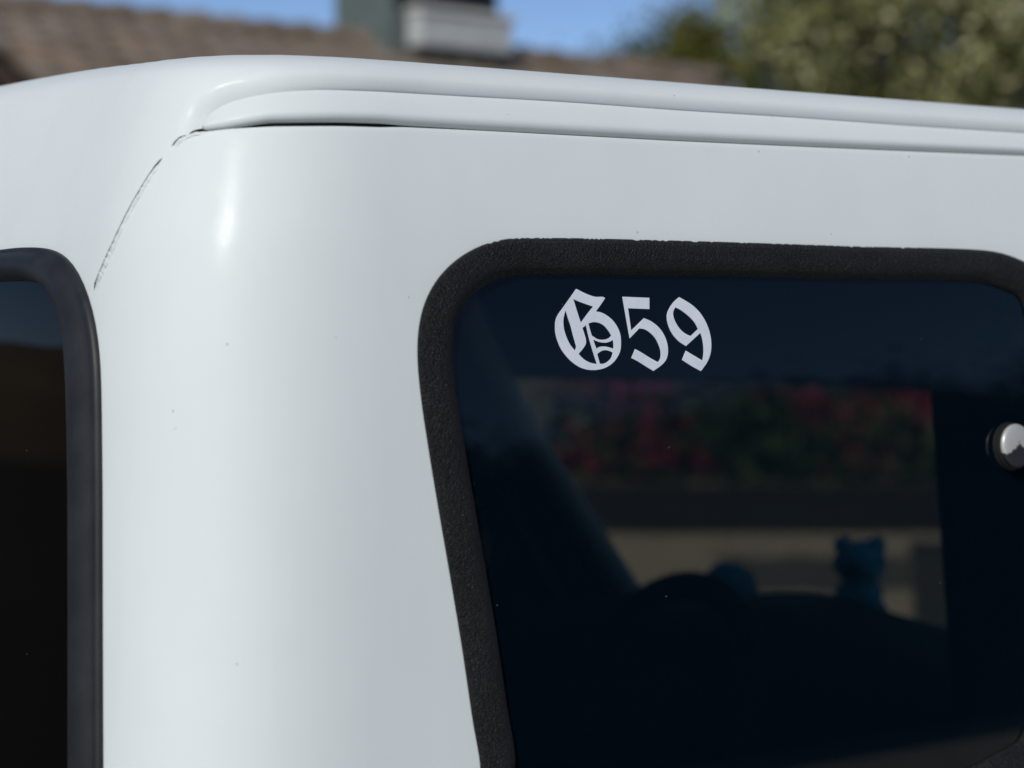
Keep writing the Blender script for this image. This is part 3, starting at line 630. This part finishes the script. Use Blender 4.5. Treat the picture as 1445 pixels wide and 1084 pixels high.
# ------------------------------------------------------------ surroundings
FWD=Vector((math.cos(YAW),math.sin(YAW),0)); RGT=Vector((math.sin(YAW),-math.cos(YAW),0))
def at(depth,side,z=0.): 
    p=Vector((CAM_LOC.x,CAM_LOC.y,0))+FWD*depth+RGT*side; p.z=z; return p
M_GROUND=noisy('tan_gravel',(.40,.355,.27),(.54,.475,.365),2.6,.95,.01,60)
M_ASPH=noisy('asphalt',(.030,.031,.033),(.042,.043,.045),2.5,.95,.006,80,.15)
g_=MB().add([(-400,-400,0),(400,-400,0),(400,400,0),(-400,400,0)],[(0,1,2,3)]).build('ground',M_GROUND); tag(g_,kind='structure')
def strip(name,d0,d1,l0,l1,z,m,n=24,wob=.10):
    r=random.Random(3); A=[];B=[]
    for i in range(n+1):
        l=l0+(l1-l0)*i/n; A.append(at(d0+r.uniform(-wob,wob),l,z)); B.append(at(d1+r.uniform(-wob,wob),l,z))
    o=MB().add(A+B,[(i,i+1,n+2+i,n+1+i) for i in range(n)]).build(name,m); return tag(o,kind='structure')
strip('road',13.42,17.0,-3.0,14,.004,M_ASPH,40,.02)
strip('shade_patch',10.7,12.2,1.15,3.4,.004,noisy('shaded_gravel',(.10,.10,.088),(.15,.145,.125),1.5,.95),14,.12)  # dark sheet painting a patch of shade on the sunlit gravel
tag(MB().add([at(8.2,1.52,.008),at(8.2,6,.008),at(12.9,6,.008),at(12.95,2.42,.008),at(11.4,2.16,.008),at(9.7,1.84,.008)],[(0,1,2,3,4,5)]).build('shade_patch',noisy('deep_shaded_gravel',(.045,.052,.05),(.07,.075,.07),1.5,.95)),kind='structure')  # darker sheet painting the shade at the right of the gravel
P=[(-110,2.4,.004),(1.2,2.4,.004),(1.2,13.2,.004),(-2.5,13.2,.004),(-2.5,94,.004),(-110,94,.004)]
tag(MB().add(P,[(0,1,2,3),(0,3,4,5)]).build('driveway',M_ASPH),kind='structure')
tag(MB().add([(-9,-8,.004),(5.2,-8,.004),(5.2,2.3,.004),(-9,2.3,.004)],[(0,1,2,3)]).build('bounce_slab',noisy('pale_bounce_surface',(.42,.41,.38),(.50,.49,.46),1.5,.9,.003,60)),kind='structure')  # pale slab added out of view to bounce fill light onto the body
hp=[];na,nr=70,14; rh=np.random.default_rng(8); hn=relax(rh.normal(0,1,na),6)
for i in range(na):
    a=math.radians(88+70*i/(na-1))
    for j in range(nr):
        t=j/(nr-1); d=95+90*t; h=(12.6-3.2*i/na+1.0*math.sin(i*.21+.6)+1.6*hn[i])*math.sin(math.pi*min(1,t*1.0))**.8*(1 if 0<j<nr-1 else 0)-.05*(j in (0,nr-1))
        hp.append((d*math.cos(a),d*math.sin(a),h*(1+.08*rh.normal()) if h>0 else h))
tag(MB().add(hp,grid_faces(na,nr,flip=True)).build('hill',noisy('dry_hillside',(.13,.10,.065),(.19,.15,.10),.12,.95),None,True),kind='structure')
# -- leaves
def leaf_mesh(name,pts,size,jitter=.4,seed=1,flat=0.):
    r=np.random.default_rng(seed); n=len(pts); a=r.normal(size=(n,3)); a/=np.linalg.norm(a,axis=1)[:,None]
    b=r.normal(size=(n,3)); b[:,2]+=flat; b=np.cross(a,b); b/=np.linalg.norm(b,axis=1)[:,None]
    s=size*(1+jitter*r.uniform(-1,1,n))[:,None]; w=s*.42
    V=np.stack([pts-a*s*.5,pts+b*w*.5,pts+a*s*.5,pts-b*w*.5],1).reshape(-1,3)
    F=np.arange(4*n).reshape(n,4); return mesh(name,V,F,False)
def clumps(center,rad,n,per,spread,seed,lo=.35):
    r=np.random.default_rng(seed); out=[]; cs=[]
    for _ in range(n):
        d=r.normal(size=3); d/=np.linalg.norm(d); q=np.array(center)+d*np.array(rad)*r.uniform(lo,1)**.6*(1+.15*r.normal()); cs.append(q)
        k=int(per*r.uniform(.5,1.4)); out.append(q+r.normal(size=(k,3))*spread*r.uniform(.6,1.3))
    return np.vstack(out),cs
GREEN=[(0,(.055,.065,.012)),(.35,(.15,.16,.04)),(.65,(.29,.29,.11)),(.9,(.44,.41,.23)),(1,(.52,.46,.33))]
DARKG=[(0,(.035,.040,.006)),(.5,(.075,.08,.010)),(.85,(.13,.12,.014)),(1,(.18,.16,.02))]
M_LEAF=island('olive_grey_leaves',GREEN); M_LEAFD=island('dark_green_leaves',DARKG); M_BARK=noisy('grey_bark',(.16,.13,.10),(.24,.21,.17),8,.95,.01,40)
M_LEAFH=island('hedge_leaves',[(0,(.026,.045,.018)),(.6,(.052,.085,.03)),(1,(.095,.135,.048))]); M_FLOWER=island('crimson_bracts',[(0,(.22,.015,.05)),(.5,(.36,.035,.09)),(1,(.45,.075,.14))])
def tree(name,base,trunk_h,crown_c,crown_r,n,per,spread,leaf,m,label,seed,group=None,rt=.16,lo=.35,extra=()):
    root=empty(name,base,label,'tree',group); pts,cs=clumps(crown_c,crown_r,n,per,spread,seed,lo)
    for c,r_,n_ in extra:
        p2,c2=clumps(c,r_,n_,per,spread,seed+5,.2); pts=np.vstack([pts,p2]); cs+=c2
    b=MB(); top=Vector((crown_c[0],crown_c[1],crown_c[2]-.35*crown_r[2])); base=Vector(base)
    mid=base.lerp(top,.5)+Vector((.12,.08,0)); b.tube([base-Vector((0,0,.15)),base+Vector((0,0,.25)),mid,top],[rt*1.5,rt*1.05,rt*.8,rt*.5],10)
    rr=random.Random(seed)
    for c in rr.sample(cs,min(26,len(cs))):
        c=Vector(c); k=rr.uniform(.3,.9); s_=base.lerp(top,.35+.6*k); b.tube([s_,s_.lerp(c,.5)+Vector((rr.uniform(-.2,.2),rr.uniform(-.2,.2),.15)),c],[rt*.35,rt*.2,.02],6)
    b.build('trunk',M_BARK,root,True); link('crown',leaf_mesh('crown',pts,leaf,.4,seed),m,root); return root
p=at(27,5.9); tree('olive_tree',p,2.4,at(27,5.9,5.6),(3.5,3.0,2.9),420,110,.27,.15,M_LEAF,'large olive green tree with grey leaves behind the vehicle roof',21,rt=.2,lo=.2,extra=((at(27,3.75,4.1),(1.3,1.2,1.3),95),))
p=at(24,1.75); tree('shrubby_tree',p,2.2,at(24,1.72,3.72),(1.0,.9,.85),120,90,.16,.10,M_LEAFD,'small dark green tree at the end of the tiled roof',31,rt=.08,lo=.1,extra=((at(24,2.05,4.35),(.32,.32,.45),14),))
# wall and trees added out of view to darken the side glass reflections
gw=empty('reflection_wall',(18,-12.2,0),'added charcoal wall out of view, darkening reflections low in the side window','wall')
M_CHAR=noisy('reflection_wall_charcoal',(.016,.017,.019),(.024,.025,.026),1.2,.85,.004,40,.2)
MB().box((22,-12.2,1.30),(42,.30,2.60)).build('wall',M_CHAR,gw); MB().box((22,-12.2,2.67),(42.2,.44,.14)).build('reflection_wall_coping',M_CHAR,gw)  # body and top of the added reflection wall
for k in range(15): MB().box((2.2+k*2.8,-12.0,1.29),(.36,.12,2.57)).build('reflection_wall_pier',M_CHAR,gw)
M_LEAFX=island('reflection_tree_leaves',[(0,(.010,.014,.007)),(.6,(.018,.024,.010)),(1,(.03,.036,.015))],.9,.1)
for i,(x,y,h,rr) in enumerate(((5.5,-15.5,3.3,2.2),(9.3,-16.4,3.7,2.5),(13.6,-15.6,3.4,2.4),(17.6,-16.8,4.2,2.6),(22.0,-16.0,4.6,2.8),(27.0,-16.8,5.0,3.2),(32.5,-17,5.6,3.4))):
    tree('reflection_tree',(x,y,0),1.8,(x,y,h-.55),(rr,1.5,1.15),150,150,.34,.17,M_LEAFX,'added dark tree out of view, seen only mirrored in the side window',60+i,group='added trees mirrored in the side window',rt=.14,lo=.05)  # crowns added to soften the upper edge of the dark reflection
# -- bougainvillea hedge beyond the road
r=np.random.default_rng(5); n=26000
l=r.uniform(-.9,9.5,n); hh=1.75+.25*np.sin(l*1.7)+.2*np.sin(l*3.9+1); z=r.uniform(.02,1,n)**.9*hh; d=17.25+r.normal(0,.33,n)*np.sqrt(np.clip(1-(z/hh-.45)**2,.1,1))
base=np.array([np.array(at(0,0))]); HP=np.array(at(0,0))[None]+np.outer(d,np.array(FWD))+np.outer(l,np.array(RGT)); HP[:,2]=z
fl=(np.sin(l*2.1+.5)+np.sin(l*4.7+z*5)+np.sin(z*7+l)*.8+r.normal(0,.7,n)-.35*((l-1.9)/1.3)**2>.25)&(z>.12)
hr=empty('bougainvillea_hedge',at(17.25,4),'green hedge with crimson flowers seen through the side window beyond the dashboard','hedge')
link('foliage',leaf_mesh('foliage',HP[~fl],.13,.4,2),M_LEAFH,hr); link('flowers',leaf_mesh('flowers',HP[fl],.11,.4,3),M_FLOWER,hr)
b=MB()
for i in range(26):
    q=at(17.25+random.uniform(-.2,.2),-.8+i*.4); b.tube([q-Vector((0,0,.1)),q+Vector((random.uniform(-.1,.1),random.uniform(-.1,.1),.7)),q+Vector((random.uniform(-.25,.25),random.uniform(-.2,.2),1.4))],[.03,.022,.01],6)
b.build('stems',M_BARK,hr,True)
# -- house with a brown tiled roof
HR=Matrix.Rotation(math.atan(.118),4,'Z'); HO=Vector((6.0,15.15,0))
def H(x,y,z): return HO+(HR@Vector((x,y,0)))+Vector((0,0,z))
house=empty('house',HO,'house with a mottled brown tiled roof behind the vehicle','house')
M_STUC=noisy('orange_brown_stucco',(.34,.17,.085),(.40,.21,.11),3,.95,.004,60); M_WALLC=noisy('beige_stucco',(.42,.36,.28),(.46,.40,.31),3,.95,.004,60)
M_TILE=island('roof_tile',[(0,(.155,.112,.08)),(.3,(.175,.135,.098)),(.6,(.195,.155,.118)),(.85,(.235,.195,.155)),(1,(.24,.165,.11))],.9)
M_WOOD=noisy('dark_fascia',(.045,.032,.026),(.07,.05,.04),6,.8)
X0,X1=-6.2,8.4; RZ=3.86; PIT=math.radians(21)
w=MB(); w.box((0,0,0),(.01,.01,.01)) ; w=MB()
def hbox(b,x0,x1,y0,y1,z0,z1):
    P=[H(x,y,z) for x in(x0,x1) for y in(y0,y1) for z in(z0,z1)]
    return b.add(P,[(0,1,3,2),(4,6,7,5),(0,4,5,1),(2,3,7,6),(0,2,6,4),(1,5,7,3)])
hbox(w,X0+.3,X1-.3,-3.0,3.0,0,2.62).build('wall',M_WALLC,house)
for x in (2.2,5.6):
    f=hbox(MB(),x-.65,x+.65,-3.06,-2.98,1.0,2.15).build('window',mat('window_frame',(.5,.48,.45),.6),house)
    hbox(MB(),x-.58,x+.58,-3.075,-3.062,1.07,2.08).build('pane',mat('dark_pane',(.02,.025,.03),.08),f)
hbox(MB(),-1.2,-.2,-3.07,-2.98,0,2.1).build('door',M_WOOD,house)
roof_o=MB()
for sg in (-1,1):
    ez=RZ-3.75*math.tan(PIT); a=[H(X0,0,RZ-.05),H(X1,0,RZ-.05),H(X1,sg*3.7,ez-.04),H(X0,sg*3.7,ez-.04)]; c=[p-Vector((0,0,.12)) for p in a]
    roof_o.add(a+c,[(0,1,2,3),(7,6,5,4),(0,3,7,4),(1,5,6,2),(3,2,6,7)])
roof_m=roof_o.build('roof',M_WOOD,house)
def tiles(x0,x1,y0,sgn,rz,nrow,name,parent,X=H,swap=False,seed=4):
    r=random.Random(seed); b=MB(); wd=.30; ln=.36; c_,s_=math.cos(PIT),math.sin(PIT)
    for j in range(nrow):
        for i in range(int((x1-x0)/wd)):
            x=x0+i*wd+(wd/2 if j%2 else 0); y=(j*ln)*c_; z=rz-j*ln*s_; lift=.018+r.uniform(0,.012); tl=r.uniform(-.012,.012)
            yy=y+(ln+.05)*c_; zz=z-(ln+.05)*s_
            # a shallow barrel profile in four facets
            pr=[(0,0),(.25,.014),(.5,.019),(.75,.014),(1,0)]; top=[];bot=[]
            for u,h in pr:
                top.append(X(x+u*(wd-.01),sgn*y,z+.005+h)); bot.append(X(x+u*(wd-.01),sgn*yy,zz+lift+h+tl*(u-.5)))
            dn=[q-Vector((0,0,.03)) for q in bot]
            b.add(top+bot+dn,[(k,k+1,6+k,5+k) if sgn<0 else (k,5+k,6+k,k+1) for k in range(4)]+[(5+k,6+k,11+k,10+k) for k in range(4)])
    o=b.build(name,M_TILE,parent); o['kind']='stuff'; return o
tiles(X0,X1-.3,0,-1,RZ,11,'roof_tiles',roof_m); tiles(X0,X1-.3,0,1,RZ,3,'roof_tiles',roof_m,seed=9)
b=MB()
for i in range(int((X1-X0)/.38)):
    x=X0+i*.38; b.tube([H(x,0,RZ-.01),H(x+.42,0,RZ+.02+random.uniform(0,.015))],[.10,.11],8)
o=b.build('ridge_tiles',M_TILE,roof_m); o['kind']='stuff'
# front gable wing at the left
GX,GZ,GW=-3.72,3.80,2.2      # apex x, apex z, half width
gp=.72
wing=MB(); gy0=-3.95
wing.add([H(GX-GW,gy0,0),H(GX+GW,gy0,0),H(GX+GW,gy0,GZ-GW*gp),H(GX,gy0,GZ-.05),H(GX-GW,gy0,GZ-GW*gp),H(GX-GW,-2.9,0),H(GX+GW,-2.9,0),H(GX+GW,-2.9,GZ-GW*gp),H(GX,-2.9,GZ-.05),H(GX-GW,-2.9,GZ-GW*gp)],
 [(0,1,2,3,4),(1,6,7,2),(5,0,4,9)]); wing.build('gable_wall',M_STUC,house)
for sg in (-1,1):
    b=MB(); L_=GW+.35; e=[]
    for yy in (gy0-.28,-.4):
        e+= [H(GX,yy,GZ+.02),H(GX+sg*L_,yy,GZ+.02-L_*gp),H(GX+sg*L_,yy,GZ-.12-L_*gp),H(GX,yy,GZ-.12)]
    gr=b.add(e,[(0,1,2,3),(7,6,5,4),(0,4,5,1),(3,2,6,7),(1,5,6,2)]).build('gable_roof',M_WOOD,house)
    b=MB(); n_=int(L_/.33)
    for j in range(n_):
        for i in range(10):
            yy=gy0-.33+i*.36; u0=j*.33; u1=u0+.37; pr=[(0,0),(.25,.014),(.5,.019),(.75,.014),(1,0)]
            top=[H(GX+sg*u0,yy+k*.34,GZ+.03-u0*gp+h) for k,h in pr]; bot=[H(GX+sg*u1,yy+k*.34,GZ+.065-u1*gp+h) for k,h in pr]; dn=[q-Vector((0,0,.03)) for q in bot]
            b.add(top+bot+dn,[(k,5+k,6+k,k+1) for k in range(4)]+[(5+k,10+k,11+k,6+k) for k in range(4)])
    o=b.build('roof_tiles',M_TILE,gr); o['kind']='stuff'
# -- rooftop cooler
M_COOL=noisy('grey_green_metal',(.10,.125,.115),(.125,.15,.14),5,.6); M_LOUV=mat('dark_louvre_metal',(.035,.045,.05),.5,.4,.3); M_PALE=noisy('pale_metal',(.42,.43,.42),(.52,.53,.52),6,.6)
ck=H(1.95,.1,0); cl=empty('rooftop_cooler',Vector((ck.x,ck.y,3.95)),'grey rooftop cooler with dark louvres and a pale tray on the roof ridge','cooler')
cx0,cx1,cy0,cy1=3.56,4.84,-.40,.45
hbox(MB(),cx0,cx1,cy0,cy1,3.66,5.25).build('cabinet',M_COOL,cl)
hbox(MB(),cx0+.03,cx1-.03,cy0-.02,cy0-.004,4.17,5.22).build('louvre_panel',M_LOUV,cl)
for k in range(10):
    z0=4.19+k*.10
    b=MB(); b.add([H(x,y,z) for x in(cx0+.06,cx1-.06) for y,z in((cy0-.02,z0+.05),(cy0-.075,z0),(cy0-.02,z0-.01))],[(0,1,4,3),(1,2,5,4),(0,3,5,2),(0,2,1),(3,4,5)]); b.build('louvre',M_LOUV,cl)
b=MB(); hbox(b,cx0+.16,cx1-.03,cy0-.24,cy0-.03,3.80,4.10); b.build('tray',M_PALE,cl)
b=MB(); hbox(b,cx0+.13,cx1,cy0-.27,cy0-.025,4.102,4.15); b.build('tray_rim',mat('cream_metal',(.60,.58,.52),.6),cl)
# -- plush toys on the dashboard
M_PLUSH=noisy('blue_plush',(.10,.58,.78),(.14,.66,.84),180,1.0,.002,700,.1); M_MUZ=noisy('brown_plush',(.06,.045,.035),(.09,.06,.045),180,1.0,.002,700,.1)
def fur(b,c,rad,n,seed,ln=.007):
    r=random.Random(seed)
    for _ in range(n):
        d=Vector((r.gauss(0,1),r.gauss(0,1),r.gauss(0,1))).normalized(); p=Vector(c)+Vector((d.x*rad[0],d.y*rad[1],d.z*rad[2])); t=d.cross(Vector((r.gauss(0,1),r.gauss(0,1),r.gauss(0,1)))).normalized()*.0018
        b.add([p-t,p+t,p+d*ln*r.uniform(.6,1.2)],[(0,1,2)])
t=empty('plush_toy',(1.609,.994,.985),'blue plush toy with two round ears sitting on the dashboard','plush toy')
to_cam=(Vector((CAM_LOC.x,CAM_LOC.y,0))-Vector((1.609,.994,0))).normalized(); sd=Vector((-to_cam.y,to_cam.x,0))   # it faces the seats
b=MB(); b.ell((1.609,.994,1.011),(.034,.034,.030)); fur(b,(1.609,.994,1.011),(.034,.034,.030),500,1); b.build('torso',M_PLUSH,t,True)
b=MB(); b.ell((1.609,.994,1.062),(.036,.036,.031)); fur(b,(1.609,.994,1.062),(.036,.036,.031),700,2); hd=b.build('head',M_PLUSH,t,True)
for k in (-1,1):
    c=Vector((1.609,.994,1.088))+RGT*.024*k; b=MB(); b.ell(c,(.014,.014,.013),12,8); fur(b,c,(.014,.014,.013),160,3+k,.004); b.build('ear',M_PLUSH,hd,True)
MB().ell(Vector((1.609,.994,1.055))-FWD*.024-RGT*.012,(.015,.015,.013),14,10).build('muzzle',M_MUZ,hd,True)
for k in (-1,1):
    MB().ell(Vector((1.609,.994,.996))-FWD*.030+RGT*.022*k,(.016,.016,.014),12,8).build('foot',M_PLUSH,t,True)
c=(1.478,1.142,1.012); b=MB(); b.ell(c,(.043,.043,.042)); fur(b,c,(.043,.043,.042),1000,9); o=b.build('plush_toy',M_PLUSH,None,True); tag(o,'round blue fluffy toy on the dashboard behind the steering wheel','plush toy')
